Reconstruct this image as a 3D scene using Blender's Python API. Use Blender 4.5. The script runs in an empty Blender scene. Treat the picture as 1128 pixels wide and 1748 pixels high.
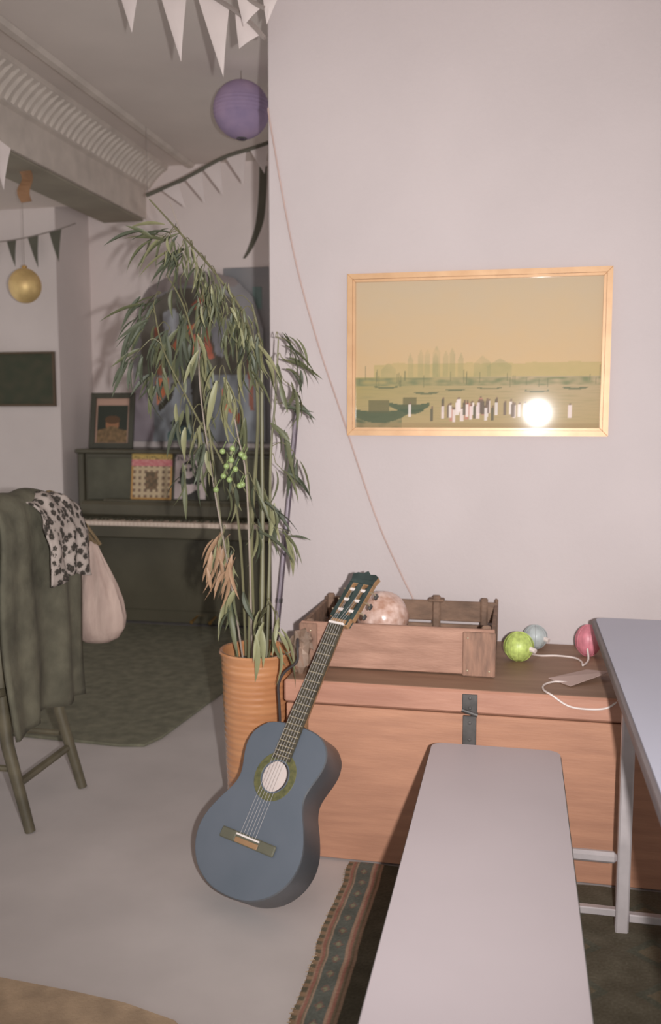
import bpy, bmesh, math, random
from mathutils import Vector, Matrix, noise
random.seed(7)
PI = math.pi
SC = bpy.context.scene
COL = SC.collection

# ---------------------------------------------------------------- camera, world, light, exposure
cd = bpy.data.cameras.new('camera'); cam = bpy.data.objects.new('camera', cd); COL.objects.link(cam)
cam.location = (0, 0, 1.35)
YAW, PITCH = math.radians(11.605), math.radians(6.207)
cam.rotation_euler = (PI/2 - PITCH, 0, YAW)
cd.sensor_fit = 'VERTICAL'; cd.sensor_height = 36; cd.lens = 36*1554/1748
cd.clip_start = .05
cd.dof.use_dof = True; cd.dof.focus_distance = 2.3; cd.dof.aperture_fstop = 3.6
SC.camera = cam

w = bpy.data.worlds.new('world'); SC.world = w; w.use_nodes = True
w.node_tree.nodes['Background'].inputs[0].default_value = (1.0, .98, .965, 1)
w.node_tree.nodes['Background'].inputs[1].default_value = 0.55

# the camera's own flash, a hand's breadth right of the lens, aimed a little right of the axis
fl = bpy.data.lights.new('camera_flash', 'SPOT')
fl.energy = 330; fl.color = (1.0, .98, .97); fl.shadow_soft_size = .018
fl.spot_size = math.radians(91); fl.spot_blend = 1.0
flash = bpy.data.objects.new('camera_flash', fl); COL.objects.link(flash)
flash.location = (.125, .025, 1.35)
flash.rotation_euler = Vector((-.55, 3.1, -.10)).to_track_quat('-Z', 'Y').to_euler()

SC.view_settings.view_transform = 'Standard'; SC.view_settings.look = 'None'
SC.view_settings.gamma = 1; SC.view_settings.use_curve_mapping = False
SC.view_settings.exposure = 0.0

# ---------------------------------------------------------------- materials
def lin(c):
    return tuple((x/255/12.92 if x/255 <= .04045 else ((x/255+.055)/1.055)**2.4) for x in c)

MATS = {}
def mat(name, rgb, rough=.7, metal=0, var=.06, scale=8, bump=0, coat=0, coat_rough=.1, spec=.5,
        stretch=(1, 1, 1), rgb2=None, bump_scale=None, alpha=None, detail=5, sheen=0):
    if name in MATS: return MATS[name]
    m = bpy.data.materials.new(name); m.use_nodes = True; nt = m.node_tree
    b = nt.nodes['Principled BSDF']
    tc = nt.nodes.new('ShaderNodeTexCoord'); mp = nt.nodes.new('ShaderNodeMapping')
    mp.inputs['Scale'].default_value = stretch
    nt.links.new(tc.outputs['Object'], mp.inputs[0])
    n = nt.nodes.new('ShaderNodeTexNoise'); n.inputs['Scale'].default_value = scale
    n.inputs['Detail'].default_value = detail; nt.links.new(mp.outputs[0], n.inputs['Vector'])
    r = nt.nodes.new('ShaderNodeValToRGB'); r.color_ramp.elements[0].position = .3; r.color_ramp.elements[1].position = .7
    a = lin(rgb)
    c1 = tuple(max(0, x*(1-var*2)) for x in a); c2 = tuple(min(1, x*(1+var*2)) for x in a)
    if rgb2: c1, c2 = a, lin(rgb2)
    r.color_ramp.elements[0].color = (*c1, 1); r.color_ramp.elements[1].color = (*c2, 1)
    nt.links.new(n.outputs['Fac'], r.inputs[0]); nt.links.new(r.outputs[0], b.inputs['Base Color'])
    b.inputs['Roughness'].default_value = rough; b.inputs['Metallic'].default_value = metal
    b.inputs['Specular IOR Level'].default_value = spec
    b.inputs['Coat Weight'].default_value = coat; b.inputs['Coat Roughness'].default_value = coat_rough
    if sheen: b.inputs['Sheen Weight'].default_value = sheen
    if bump:
        n2 = nt.nodes.new('ShaderNodeTexNoise'); n2.inputs['Scale'].default_value = bump_scale or scale*4
        n2.inputs['Detail'].default_value = 4; nt.links.new(mp.outputs[0], n2.inputs['Vector'])
        bp = nt.nodes.new('ShaderNodeBump'); bp.inputs['Strength'].default_value = bump; bp.inputs['Distance'].default_value = .01
        nt.links.new(n2.outputs['Fac'], bp.inputs['Height']); nt.links.new(bp.outputs[0], b.inputs['Normal'])
    MATS[name] = m; return m

def attr_mat(name, rough=.6, coat=0, coat_rough=.1):
    if name in MATS: return MATS[name]
    m = bpy.data.materials.new(name); m.use_nodes = True; nt = m.node_tree; b = nt.nodes['Principled BSDF']
    a = nt.nodes.new('ShaderNodeAttribute'); a.attribute_name = 'Col'
    nt.links.new(a.outputs['Color'], b.inputs['Base Color'])
    b.inputs['Roughness'].default_value = rough
    b.inputs['Coat Weight'].default_value = coat; b.inputs['Coat Roughness'].default_value = coat_rough
    MATS[name] = m; return m

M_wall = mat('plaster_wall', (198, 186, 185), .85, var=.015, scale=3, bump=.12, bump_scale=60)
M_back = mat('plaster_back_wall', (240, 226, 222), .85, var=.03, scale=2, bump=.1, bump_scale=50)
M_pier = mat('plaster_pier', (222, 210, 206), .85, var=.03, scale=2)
M_ceil = mat('ceiling_plaster', (226, 214, 206), .9, var=.03, scale=2)
M_mould = mat('plaster_moulding', (212, 200, 190), .85, var=.05, scale=9)
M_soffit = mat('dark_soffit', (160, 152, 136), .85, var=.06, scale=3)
M_floor = mat('screed_floor', (196, 187, 184), .42, var=.035, scale=3.5, bump=.03, bump_scale=30, spec=.4)
M_chest = mat('pine_chest', (192, 140, 112), .55, rgb2=(170, 122, 98), scale=4, stretch=(1, 3, 9), bump=.08, bump_scale=20)
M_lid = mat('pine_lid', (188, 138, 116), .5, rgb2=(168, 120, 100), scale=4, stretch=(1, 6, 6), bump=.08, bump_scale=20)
M_crate = mat('crate_wood', (184, 142, 122), .75, rgb2=(150, 112, 94), scale=5, stretch=(1.2, 5, 6), bump=.3, bump_scale=30)
M_crated = mat('weathered_crate_wood', (146, 116, 96), .8, rgb2=(108, 86, 72), scale=9, stretch=(1.5, 4, 3), bump=.35, bump_scale=30)
M_batten = mat('batten_wood', (160, 122, 102), .8, rgb2=(124, 96, 82), scale=16, stretch=(5, 4, 1), bump=.35, bump_scale=30)
M_lidtop = mat('brown_lid_top', (156, 124, 102), .6, rgb2=(136, 106, 86), scale=4, stretch=(1, 6, 6), bump=.08, bump_scale=20)  # darker brown than the lid's front face
M_iron = mat('black_iron', (84, 80, 78), .55, metal=.3, var=.2, scale=20)
M_pot = mat('glazed_terracotta', (204, 146, 102), .24, rgb2=(182, 124, 84), scale=6, stretch=(1, 1, 5), coat=1, coat_rough=.13)
M_soil = mat('potting_soil', (86, 76, 66), .95, var=.3, scale=60, bump=.6)
M_cane = mat('bamboo_cane', (112, 108, 78), .5, var=.15, scale=14, stretch=(1, 1, .3))
M_cane2 = mat('bare_pale_cane', (158, 144, 132), .4, var=.1, scale=14)
M_leafs = [mat('leaf_green', (102, 104, 76), .5, var=.12, scale=10), mat('leaf_pale', (142, 140, 104), .5, var=.1, scale=10),
           mat('leaf_dark', (78, 83, 65), .55, var=.12, scale=10), mat('leaf_reddish', (168, 134, 106), .5, var=.15, scale=10)]
M_berry = mat('green_berry', (150, 168, 108), .35, var=.1)
M_pole = mat('dark_pole', (96, 84, 92), .35, var=.15, scale=30, metal=.2)
M_polel = mat('pole_stripe', (160, 146, 156), .35, var=.1)
M_black = mat('black_lacquer', (92, 87, 72), .28, var=.1, scale=3, spec=.4)
M_blackm = mat('black_matte', (94, 92, 77), .7, var=.1)
M_ivory = mat('ivory_keys', (232, 212, 196), .4, var=.04)
M_brass = mat('brass', (190, 150, 90), .35, metal=.8, var=.1)
M_blue = mat('blue_guitar_top', (100, 106, 116), .45, rgb2=(90, 98, 108), scale=5, coat=.25, coat_rough=.3)
M_blued = mat('blue_guitar_side', (88, 90, 94), .4, var=.1, scale=6, coat=.25, coat_rough=.3)
M_inside = mat('pale_guitar_inside', (252, 228, 220), .8, var=.05)
M_ebony = mat('dark_fingerboard', (72, 66, 54), .5, var=.2, scale=20, stretch=(4, 1, 1))
M_fret = mat('fret_metal', (176, 162, 136), .4, metal=.4, var=.05)
M_white = mat('white_plastic', (238, 226, 220), .4, var=.02)
M_tanw = mat('tan_neck_wood', (160, 124, 90), .5, var=.12, scale=10)
M_head = mat('headstock_veneer', (60, 72, 70), .35, var=.15, scale=20)
M_rose = mat('rosette_inlay', (112, 108, 68), .5, rgb2=(78, 80, 52), scale=90)
M_string = mat('nylon_string', (205, 198, 196), .3, var=.02)
M_bench = mat('white_laminate', (184, 173, 176), .42, var=.012, scale=4, spec=.4)
M_table = mat('blue_grey_laminate', (176, 176, 190), .42, var=.012, scale=4, spec=.4)
M_edge = mat('grey_edge_band', (112, 102, 102), .5, var=.06)
M_bedge = mat('dark_bench_edge', (70, 70, 62), .55, var=.06)
M_ply = mat('plywood_underside', (160, 128, 104), .65, var=.1, scale=8, stretch=(1, .3, 4))
M_steel = mat('galvanised_tube', (196, 186, 186), .42, metal=.25, var=.06, scale=14)
M_gold = mat('gilt_frame', (212, 170, 128), .42, metal=.15, rgb2=(196, 152, 110), scale=14, coat=.2)
M_dframe = mat('black_frame', (76, 74, 62), .4, var=.08)
M_flagw = mat('white_flag_cloth', (222, 208, 204), .85, var=.02, sheen=.1)
M_flagd = mat('dark_flag_cloth', (100, 98, 86), .9, var=.06)
M_tape = mat('grey_tape', (150, 138, 132), .9, var=.05)
M_lant = mat('purple_paper', (174, 150, 178), .8, rgb2=(150, 132, 164), scale=12)
M_goldb = mat('gold_bauble', (244, 206, 144), .5, metal=.5, var=.1, scale=12)
M_orange = mat('orange_ribbon', (160, 120, 88), .8, var=.1)
M_cord = mat('beige_cord', (192, 166, 158), .8, var=.05)
M_wcord = mat('white_cord', (226, 212, 206), .5, var=.03)
M_bcord = mat('black_cable', (58, 52, 52), .5, var=.1)
M_chairw = mat('dark_chair_wood', (98, 90, 72), .5, var=.15, scale=12)
M_coat = mat('dark_coat_cloth', (98, 94, 79), .9, var=.15, scale=12, bump=.3, bump_scale=40)
M_tote = mat('canvas_tote', (196, 172, 160), .9, rgb2=(170, 146, 136), scale=10, stretch=(3, 3, .6), bump=.2, bump_scale=40)
M_strap = mat('tan_strap', (120, 100, 72), .8, var=.1)
M_darkrug = mat('dark_rug_pile', (116, 113, 95), .95, var=.12, scale=20, bump=.3, bump_scale=200)
M_brownrug = mat('brown_rug_pile', (172, 148, 122), .95, var=.1, scale=14, bump=.2, bump_scale=150)
M_green = mat('lime_plastic', (184, 200, 112), .4, var=.14, scale=60)
M_bluep = mat('pale_blue_plastic', (178, 184, 184), .4, var=.08, scale=40)
M_pink = mat('pink_plastic', (208, 128, 140), .4, var=.1, scale=40)
M_shell = mat('mottled_pink_globe', (232, 202, 190), .28, rgb2=(176, 130, 108), scale=34, coat=.6, coat_rough=.2)
M_foil = mat('crumpled_cellophane', (172, 148, 132), .22, metal=.3, rgb2=(122, 100, 84), scale=18, coat=.6, coat_rough=.1)
M_paper = mat('pinkish_paper', (196, 170, 162), .8, var=.03)
M_boardp = mat('grey_board', (158, 152, 152), .8, rgb2=(140, 142, 146), scale=4)

# leopard print: pale cells with dark broken rings
def leopard():
    m = bpy.data.materials.new('leopard_print'); m.use_nodes = True; nt = m.node_tree; b = nt.nodes['Principled BSDF']
    tc = nt.nodes.new('ShaderNodeTexCoord')
    v = nt.nodes.new('ShaderNodeTexVoronoi'); v.feature = 'F1'; v.inputs['Scale'].default_value = 40
    nz = nt.nodes.new('ShaderNodeTexNoise'); nz.inputs['Scale'].default_value = 55
    mx = nt.nodes.new('ShaderNodeMixRGB'); mx.inputs[0].default_value = .015
    nt.links.new(tc.outputs['Object'], mx.inputs[1]); nt.links.new(nz.outputs['Color'], mx.inputs[2]); nt.links.new(mx.outputs[0], v.inputs['Vector'])
    r = nt.nodes.new('ShaderNodeValToRGB'); e = r.color_ramp.elements
    e[0].position = 0; e[0].color = (*lin((128, 112, 104)), 1); e[1].position = .22; e[1].color = (*lin((56, 50, 44)), 1)
    for p, c in ((.44, (64, 58, 52)), (.5, (170, 157, 149)), (1, (182, 168, 160))):
        x = e.new(p); x.color = (*lin(c), 1)
    nt.links.new(v.outputs['Distance'], r.inputs[0]); nt.links.new(r.outputs[0], b.inputs['Base Color'])
    b.inputs['Roughness'].default_value = .9
    return m
M_leo = leopard()

# ---------------------------------------------------------------- mesh helpers
class MB:
    """collects shapes, then links them as ONE mesh object"""
    def __init__(s): s.v = []; s.f = []
    def add(s, vs, fs):
        n = len(s.v); s.v += [tuple(v) for v in vs]; s.f += [tuple(i+n for i in f) for f in fs]; return s
    def box(s, x0, x1, y0, y1, z0, z1, c=.002, M=None):
        """box with chamfered edges"""
        bm = bmesh.new(); bmesh.ops.create_cube(bm, size=1)
        for v in bm.verts:
            v.co = Vector(((x0+x1)/2+v.co.x*(x1-x0), (y0+y1)/2+v.co.y*(y1-y0), (z0+z1)/2+v.co.z*(z1-z0)))
        if c: bmesh.ops.bevel(bm, geom=bm.edges[:], offset=min(c, .45*min(x1-x0, y1-y0, z1-z0)), segments=1, affect='EDGES')
        bm.verts.index_update()
        s.add([(M @ v.co if M else v.co) for v in bm.verts], [[v.index for v in f.verts] for f in bm.faces]); bm.free(); return s
    def tube(s, pts, r, n=8, cap=True):
        pts = [Vector(p) for p in pts]; rs = r if isinstance(r, (list, tuple)) else [r]*len(pts)
        vs = []; fs = []; ref = None
        for i, p in enumerate(pts):
            t = (pts[min(i+1, len(pts)-1)]-pts[max(i-1, 0)]).normalized()
            if ref is None:
                ref = t.cross(Vector((0, 0, 1)))
                if ref.length < .1: ref = t.cross(Vector((1, 0, 0)))
            ref = (ref - t*ref.dot(t)).normalized(); b = t.cross(ref)
            for k in range(n):
                a = 2*PI*k/n; vs.append(p+(ref*math.cos(a)+b*math.sin(a))*rs[i])
        for i in range(len(pts)-1):
            for k in range(n):
                fs.append((i*n+k, i*n+(k+1) % n, (i+1)*n+(k+1) % n, (i+1)*n+k))
        if cap: fs.append(tuple(range(n))[::-1]); fs.append(tuple(range((len(pts)-1)*n, len(pts)*n)))
        return s.add(vs, fs)
    def sqtube(s, a, b, r):
        """square section tube"""
        a, b = Vector(a), Vector(b); t = (b-a).normalized()
        u = Vector((0, 1, 0)) if abs(t.y) < .7 else Vector((1, 0, 0))
        u = (u-t*u.dot(t)).normalized(); w_ = t.cross(u); vs = []
        c = r*.25
        prof = [(r, r-c), (r-c, r), (-r+c, r), (-r, r-c), (-r, -r+c), (-r+c, -r), (r-c, -r), (r, -r+c)]
        for p in (a, b): vs += [p+u*x+w_*y for x, y in prof]
        fs = [(k, (k+1) % 8, 8+(k+1) % 8, 8+k) for k in range(8)]+[tuple(range(8))[::-1], tuple(range(8, 16))]
        return s.add(vs, fs)
    def lathe(s, prof, n=40, c=(0, 0, 0), axis='z'):
        vs = []; fs = []
        for r, z in prof:
            for k in range(n):
                a = 2*PI*k/n; p = (r*math.cos(a), r*math.sin(a), z)
                if axis == 'y': p = (p[0], p[2], p[1])
                vs.append((c[0]+p[0], c[1]+p[1], c[2]+p[2]))
        for i in range(len(prof)-1):
            for k in range(n): fs.append((i*n+k, i*n+(k+1) % n, (i+1)*n+(k+1) % n, (i+1)*n+k))
        return s.add(vs, fs)
    def prism(s, out, a, b, plane='xy', ch=.0):
        """extrude a closed outline; plane xy -> along z, xz -> along y"""
        n = len(out); cx = sum(p[0] for p in out)/n; cy = sum(p[1] for p in out)/n
        def pt(p, h): return (p[0], p[1], h) if plane == 'xy' else (p[0], h, p[1])
        def sh(p):
            d = math.hypot(p[0]-cx, p[1]-cy); k = (d-ch)/d if d > 1e-6 else 1
            return (cx+(p[0]-cx)*k, cy+(p[1]-cy)*k)
        sg = 1 if b > a else -1
        rings = [(out, a), (out, b)] if not ch else [([sh(p) for p in out], a), (out, a+sg*ch), (out, b-sg*ch), ([sh(p) for p in out], b)]
        vs = [pt(p, h) for o, h in rings for p in o]; fs = []
        for i in range(len(rings)-1):
            for k in range(n): fs.append((i*n+k, i*n+(k+1) % n, (i+1)*n+(k+1) % n, (i+1)*n+k))
        fs += [tuple(range(n))[::-1], tuple(range((len(rings)-1)*n, len(rings)*n))]
        return s.add(vs, fs)
    def sphere(s, c, r, n=16, sc=(1, 1, 1), lump=0, seed=0):
        vs = []; fs = []; m_ = n//2
        for i in range(m_+1):
            ph = PI*i/m_
            for k in range(n):
                a = 2*PI*k/n; d = Vector((math.sin(ph)*math.cos(a), math.sin(ph)*math.sin(a), math.cos(ph)))
                q = r*(1+lump*noise.noise(d*2.5+Vector((seed, seed, 0))))
                vs.append((c[0]+d.x*q*sc[0], c[1]+d.y*q*sc[1], c[2]+d.z*q*sc[2]))
        for i in range(m_):
            for k in range(n): fs.append((i*n+k, (i+1)*n+k, (i+1)*n+(k+1) % n, i*n+(k+1) % n))
        return s.add(vs, fs)
    def mesh(s, name, m):
        me = bpy.data.meshes.new(name); me.from_pydata(s.v, [], s.f)
        bm = bmesh.new(); bm.from_mesh(me); bmesh.ops.remove_doubles(bm, verts=bm.verts[:], dist=1e-6)
        bmesh.ops.recalc_face_normals(bm, faces=bm.faces[:]); bm.to_mesh(me); bm.free()
        if m: me.materials.append(m)
        return me
    def build(s, name, m, parent=None, smooth=False, kind=None, label=None):
        me = s.mesh(name, m); o = bpy.data.objects.new(name, me); COL.objects.link(o)
        if smooth:
            for p in me.polygons: p.use_smooth = True
            try: me.set_sharp_from_angle(angle=math.radians(40))
            except Exception: pass
        if parent:
            o.parent = parent; o.matrix_parent_inverse = parent_world(parent).inverted()
        if kind: o['kind'] = kind
        if label: o['label'] = label
        return o

def parent_world(p):
    m = p.matrix_basis.copy()
    if p.parent: m = parent_world(p.parent) @ p.matrix_parent_inverse @ m
    return m

def tag(o, label, cat, group=None):
    o['label'] = label; o['category'] = cat
    if group: o['group'] = group
    return o
def thing(name, label, cat, loc, group=None):
    o = bpy.data.objects.new(name, None); COL.objects.link(o); o.location = loc; o.empty_display_size = .05
    return tag(o, label, cat, group)
def struct(o): o['kind'] = 'structure'; return o
def copyobj(src, parent, loc):
    c = src.copy(); COL.objects.link(c); c.parent = parent; c.location = loc; return c

def catmull(pts, k=6):
    P = [Vector(p) for p in pts]; out = []
    for i in range(len(P)-1):
        a, b, c, d = P[max(i-1, 0)], P[i], P[i+1], P[min(i+2, len(P)-1)]
        for j in range(k):
            t = j/k
            out.append(.5*((2*b)+(-a+c)*t+(2*a-5*b+4*c-d)*t*t+(-a+3*b-3*c+d)*t**3))
    out.append(P[-1]); return out

def rrect(x0, x1, y0, y1, r, n=6):
    o = []
    for cx, cy, a0 in ((x1-r, y1-r, 0), (x0+r, y1-r, 90), (x0+r, y0+r, 180), (x1-r, y0+r, 270)):
        for k in range(n+1):
            a = math.radians(a0+90*k/n); o.append((cx+r*math.cos(a), cy+r*math.sin(a)))
    return o

def painted(name, parent, M, w_, h_, nx, ny, fn, m, edge=None):
    """a printed sheet: fine grid with vertex colours, local x 0..w, z 0..h, matrix M"""
    vs = []; cs = []
    for j in range(ny+1):
        for i in range(nx+1):
            u, v = i/nx, j/ny; x, z = u*w_, v*h_
            p = Vector((x, 0, z)) if edge is None else edge(x, z)
            vs.append(M @ p); cs.append((*lin(fn(u, v)), 1))
    fs = [(j*(nx+1)+i, j*(nx+1)+i+1, (j+1)*(nx+1)+i+1, (j+1)*(nx+1)+i) for j in range(ny) for i in range(nx)]
    me = bpy.data.meshes.new(name); me.from_pydata([tuple(v) for v in vs], [], fs)
    ca = me.color_attributes.new('Col', 'FLOAT_COLOR', 'POINT')
    ca.data.foreach_set('color', [x for c in cs for x in c])
    me.materials.append(m)
    o = bpy.data.objects.new(name, me); COL.objects.link(o)
    if parent: o.parent = parent; o.matrix_parent_inverse = parent_world(parent).inverted()
    return o

def mixc(a, b, t): t = max(0, min(1, t)); return tuple(a[i]+(b[i]-a[i])*t for i in range(3))
def nz(x, y, s=0): return noise.noise(Vector((x, y, s)))
def inpoly(x, y, P):
    c = False; j = len(P)-1
    for i in range(len(P)):
        if (P[i][1] > y) != (P[j][1] > y) and x < (P[j][0]-P[i][0])*(y-P[i][1])/(P[j][1]-P[i][1])+P[i][0]: c = not c
        j = i
    return c

# ---------------------------------------------------------------- the setting
struct(MB().box(-4.6, 2.6, -1.2, 5.95, -.08, 0, 0).build('floor', M_floor))
struct(MB().box(-4.6, 2.6, -1.2, 5.95, 2.95, 3.05, 0).build('ceiling', M_ceil))
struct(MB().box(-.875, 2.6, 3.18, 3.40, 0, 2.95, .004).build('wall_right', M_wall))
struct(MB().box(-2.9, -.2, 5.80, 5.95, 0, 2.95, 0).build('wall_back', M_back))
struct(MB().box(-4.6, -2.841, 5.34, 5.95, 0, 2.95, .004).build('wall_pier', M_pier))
# ceiling beam with a plaster cove, running to the back wall
beam = struct(MB().prism([(-2.43, 2.949), (-2.27, 2.949), (-2.275, 2.925), (-2.31, 2.905), (-2.36, 2.86), (-2.40, 2.81), (-2.425, 2.80), (-2.43, 2.62), (-2.74, 2.62), (-2.74, 2.949)], 1.0, 5.80, 'xz').build('trim_1', M_mould))
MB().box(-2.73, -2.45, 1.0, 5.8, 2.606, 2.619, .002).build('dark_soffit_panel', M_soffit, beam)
leaf = MB()
prof = [(-2.285, 2.93), (-2.325, 2.90), (-2.365, 2.862), (-2.397, 2.822)]
for k in range(4):
    px, pz = prof[k]; wd = (.012, .021, .024, .014)[k]
    leaf.v += [(px, -wd, pz), (px+.011, 0, pz-.013), (px, wd, pz)]
for k in range(3):
    a = k*3; leaf.f += [(a, a+1, a+4, a+3), (a+1, a+2, a+5, a+4)]
lm = leaf.mesh('plaster_leaf', M_mould)
y = 2.2
while y < 5.75:
    o = bpy.data.objects.new('plaster_leaf', lm); COL.objects.link(o); o.parent = beam; o.location = (0, y, 0); y += .06
struct(MB().prism([(-2.085, 2.949), (-2.15, 2.949), (-2.15, 2.935), (-2.13, 2.925), (-2.10, 2.93)], 1.0, 5.80, 'xz').build('trim_2', M_mould))
# lowered ceiling left of the beam
struct(MB().box(-4.6, -2.745, 1.0, 5.34, 2.615, 2.66, .003).build('trim_3', M_ceil))

# ---------------------------------------------------------------- rugs
RX = -.470
def kilim_col(u, v):
    x = u*1.15; yy = v*1.45
    base = (112, 88, 70)
    def stripes(d, per=.009):
        k = int(d/per) % 4; return ((146, 118, 98), (138, 94, 80), (114, 100, 80), (152, 128, 108))[k]
    if x < .012: c = (92, 84, 66) if int(yy/.016) % 2 else (134, 108, 84)
    elif x < .034: c = stripes(x-.012, .006)
    elif x < .074:
        t = (yy % .062)/.062-.5; s_ = (x-.054)/.02
        d = abs(t)*2+abs(s_)*.9
        c = (122, 120, 96) if d < .34 else ((112, 88, 78) if d < .55 else (86, 88, 80))
    elif x < .104: c = stripes(x-.074, .0085)
    elif x < .2: c = (74, 70, 56)  # dark band painted in for the bench's cast shadow
    else:
        t = ((yy+.03) % .18)/.18-.5; s_ = (((x-.135) % .2)/.2-.5)
        d = abs(t)+abs(s_); c = (104, 92, 72) if d < .22 else ((84, 82, 68) if d < .36 else (90, 82, 66))
    n = nz(x*160, yy*160)*14+nz(x*20, yy*20)*12
    return tuple(max(0, q+n) for q in c)
def kilim_edge(x, z):
    wob = (.010*nz(z*4.2, 0, 3)+.006*nz(z*14, 0, 5))*max(0, 1-x/.2)
    return Vector((x+wob, z, .004*nz(x*9, z*9)))
k_ = thing('kilim_rug', 'striped red and grey kilim rug with frayed edge under the white bench', 'rug', (.1, 1.8, 0))
painted('woven_field', k_, Matrix.Translation((RX, 1.12, .0075)), 1.15, 1.45, 300, 380, kilim_col, attr_mat('kilim_weave', .95), kilim_edge)
MB().box(RX+.02, RX+1.14, 1.13, 2.56, 0, .003, .001).build('backing', M_brownrug, k_)
fr = MB()
for i in range(90):
    yy = 1.15+i*.0158; xx = RX+.010*nz((yy-1.12)*4.2, 0, 3)+.006*nz((yy-1.12)*14, 0, 5)
    fr.tube([(xx+.004, yy, .007), (xx-.004-random.random()*.004, yy+random.uniform(-.004, .004), .002)], .0012, 4)
fr.build('frayed_edge', M_brownrug, k_, kind='stuff')

out = [(-3.6, 3.42), (-2.9, 3.37), (-2.11, 3.36), (-1.56, 3.33), (-1.46, 3.35), (-1.425, 3.45), (-1.37, 4.1), (-1.30, 5.355), (-3.6, 5.355)]
t = tag(MB().prism(out, 0, .012, 'xy', .003).build('dark_rug', M_darkrug), 'dark olive rug on the floor in front of the black piano', 'rug')
out = [(-2.4, 1.9), (-1.184, 1.845), (-.98, 1.83), (-.85, 1.815), (-.717, 1.78), (-.62, 1.70), (-.56, 1.58), (-.54, 1.2), (-2.4, 1.2)]
t = tag(MB().prism(out, 0, .010, 'xy', .003).build('brown_rug', M_brownrug), 'plain brown mat with a rounded corner at the bottom left', 'mat')

# ---------------------------------------------------------------- chest
CX0, CX1, CY0, CY1 = -.672, .66, 2.58, 3.172
chest = thing('wooden_chest', 'large orange pine chest with lid against the pale wall', 'chest', (0, 2.89, 0))
MB().box(CX0+.02, CX1-.02, CY0+.022, CY1-.004, .03, .484, .003).build('carcass', M_chest, chest)
MB().box(CX0+.006, CX1-.006, CY0+.004, CY0+.024, .006, .482, .002).build('front_panel', M_chest, chest)
MB().box(CX0+.03, CX1-.03, CY0+.03, CY1-.03, 0, .03, .003).build('base', M_chest, chest)
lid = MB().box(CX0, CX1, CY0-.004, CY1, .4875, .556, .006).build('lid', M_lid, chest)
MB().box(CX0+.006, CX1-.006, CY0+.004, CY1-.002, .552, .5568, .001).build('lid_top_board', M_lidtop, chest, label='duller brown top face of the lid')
hs = MB().box(-.141, -.098, CY0-.009, CY0-.004, .492, .546, .0015).box(-.139, -.10, CY0-.004, CY0+.006, .30, .480, .0015).build('hasp_strap', M_iron, chest, label='black iron strap')
MB().tube([(-.142, CY0-.007, .499), (-.097, CY0-.007, .4855)], .0065, 10).build('hinge_barrel', M_iron, hs)
for z in (.505, .535, .46, .41, .35):
    MB().sphere((-.119, CY0-(.009 if z > .49 else .004), z), .0055, 8, (1, .5, 1)).build('rivet', M_iron, hs)

# ---------------------------------------------------------------- crate on the chest
T = .557
cr = thing('wooden_crate', 'open weathered wooden crate standing on the chest behind the guitar neck', 'crate', (-.35, 2.92, T))
MB().box(-.645, -.06, 2.735, 3.095, T+.001, T+.012, .002).build('base_board', M_crated, cr)
MB().box(-.655, -.055, 2.72, 2.735, T+.004, T+.145, .003).build('front_board', M_crate, cr)
MB().box(-.655, -.055, 3.095, 3.109, T+.006, T+.070, .003).build('back_slat', M_crated, cr)
MB().box(-.655, -.055, 3.095, 3.109, T+.080, T+.150, .003).build('back_slat', M_crated, cr)
for x0 in (-.655, -.067):
    MB().box(x0, x0+.012, 2.736, 3.094, T+.004, T+.068, .002).build('end_slat', M_crated, cr)
    MB().box(x0, x0+.012, 2.736, 3.094, T+.078, T+.142, .002).build('end_slat', M_crated, cr)
for x0, x1, y0, y1, h in ((-.642, -.618, 2.737, 2.757, .15), (-.095, -.068, 2.737, 2.757, .152), (-.642, -.618, 3.072, 3.094, .165), (-.112, -.088, 3.070, 3.094, .168),
                          (-.275, -.248, 3.074, 3.094, .172), (-.066, -.054, 3.11, 3.13, .16)):
    MB().box(x0, x1, y0, y1, T+.012, T+h, .005).build('corner_post', M_crated, cr)
MB().box(-.290, -.235, 3.068, 3.112, T+.150, T+.160, .004).build('top_cleat', M_crated, cr)
MB().box(-.150, -.052, 2.708, 2.7195, T+.002, T+  .138, .003).build('end_batten', M_batten, cr, label='darker rough batten')
MB().box(-.657, -.600, 2.709, 2.7195, T+.003, T+.142, .003).build('end_batten', M_batten, cr)
for x, z in ((-.135, .02), (-.07, .02), (-.135, .12), (-.64, .03), (-.62, .12)):
    MB().sphere((x, 2.7075, T+z), .003, 8, (1, .5, 1)).build('nail_head', M_fret, cr)

# pieces in the crate
g = thing('mottled_globe', 'pale pink mottled glossy globe poking out of the crate', 'ornament', (-.425, 2.93, T+.012))
MB().sphere((-.425, 2.93, .680), .086, 32, (1, 1, .98), .05, 2).build('globe_shell', M_shell, g, smooth=True)
MB().lathe([(.05, .57), (.052, .574), (.04, .60), (.034, .604)], 24, (-.425, 2.93, 0)).build('globe_foot', M_crated, g, smooth=True)
for i, (a, b, r, lab) in enumerate((((-.625, 2.79, .575), (-.555, 3.05, .745), .011, 'pale rounded stick leaning at the left end inside the crate'),
                               ((-.555, 2.78, .578), (-.50, 3.05, .77), .009, 'slim tan stick leaning in the crate behind the guitar neck'))):
    s_ = MB(); pts = [Vector(a).lerp(Vector(b), k/8)+Vector((0, 0, .003*math.sin(k*1.7))) for k in range(9)]
    s_.tube(pts, [r*(.85+.2*((k*7) % 3)/2) for k in range(9)], 8)
    tag(s_.build('wooden_stick', M_tanw, smooth=True), lab, 'stick')
t = tag(MB().sphere((-.578, 2.985, .622), .050, 18, (1.15, .8, .95), .4, 9).build('cloth_bundle', M_crated, smooth=False), 'brown crumpled bundle inside the left end of the crate', 'bundle')
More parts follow.
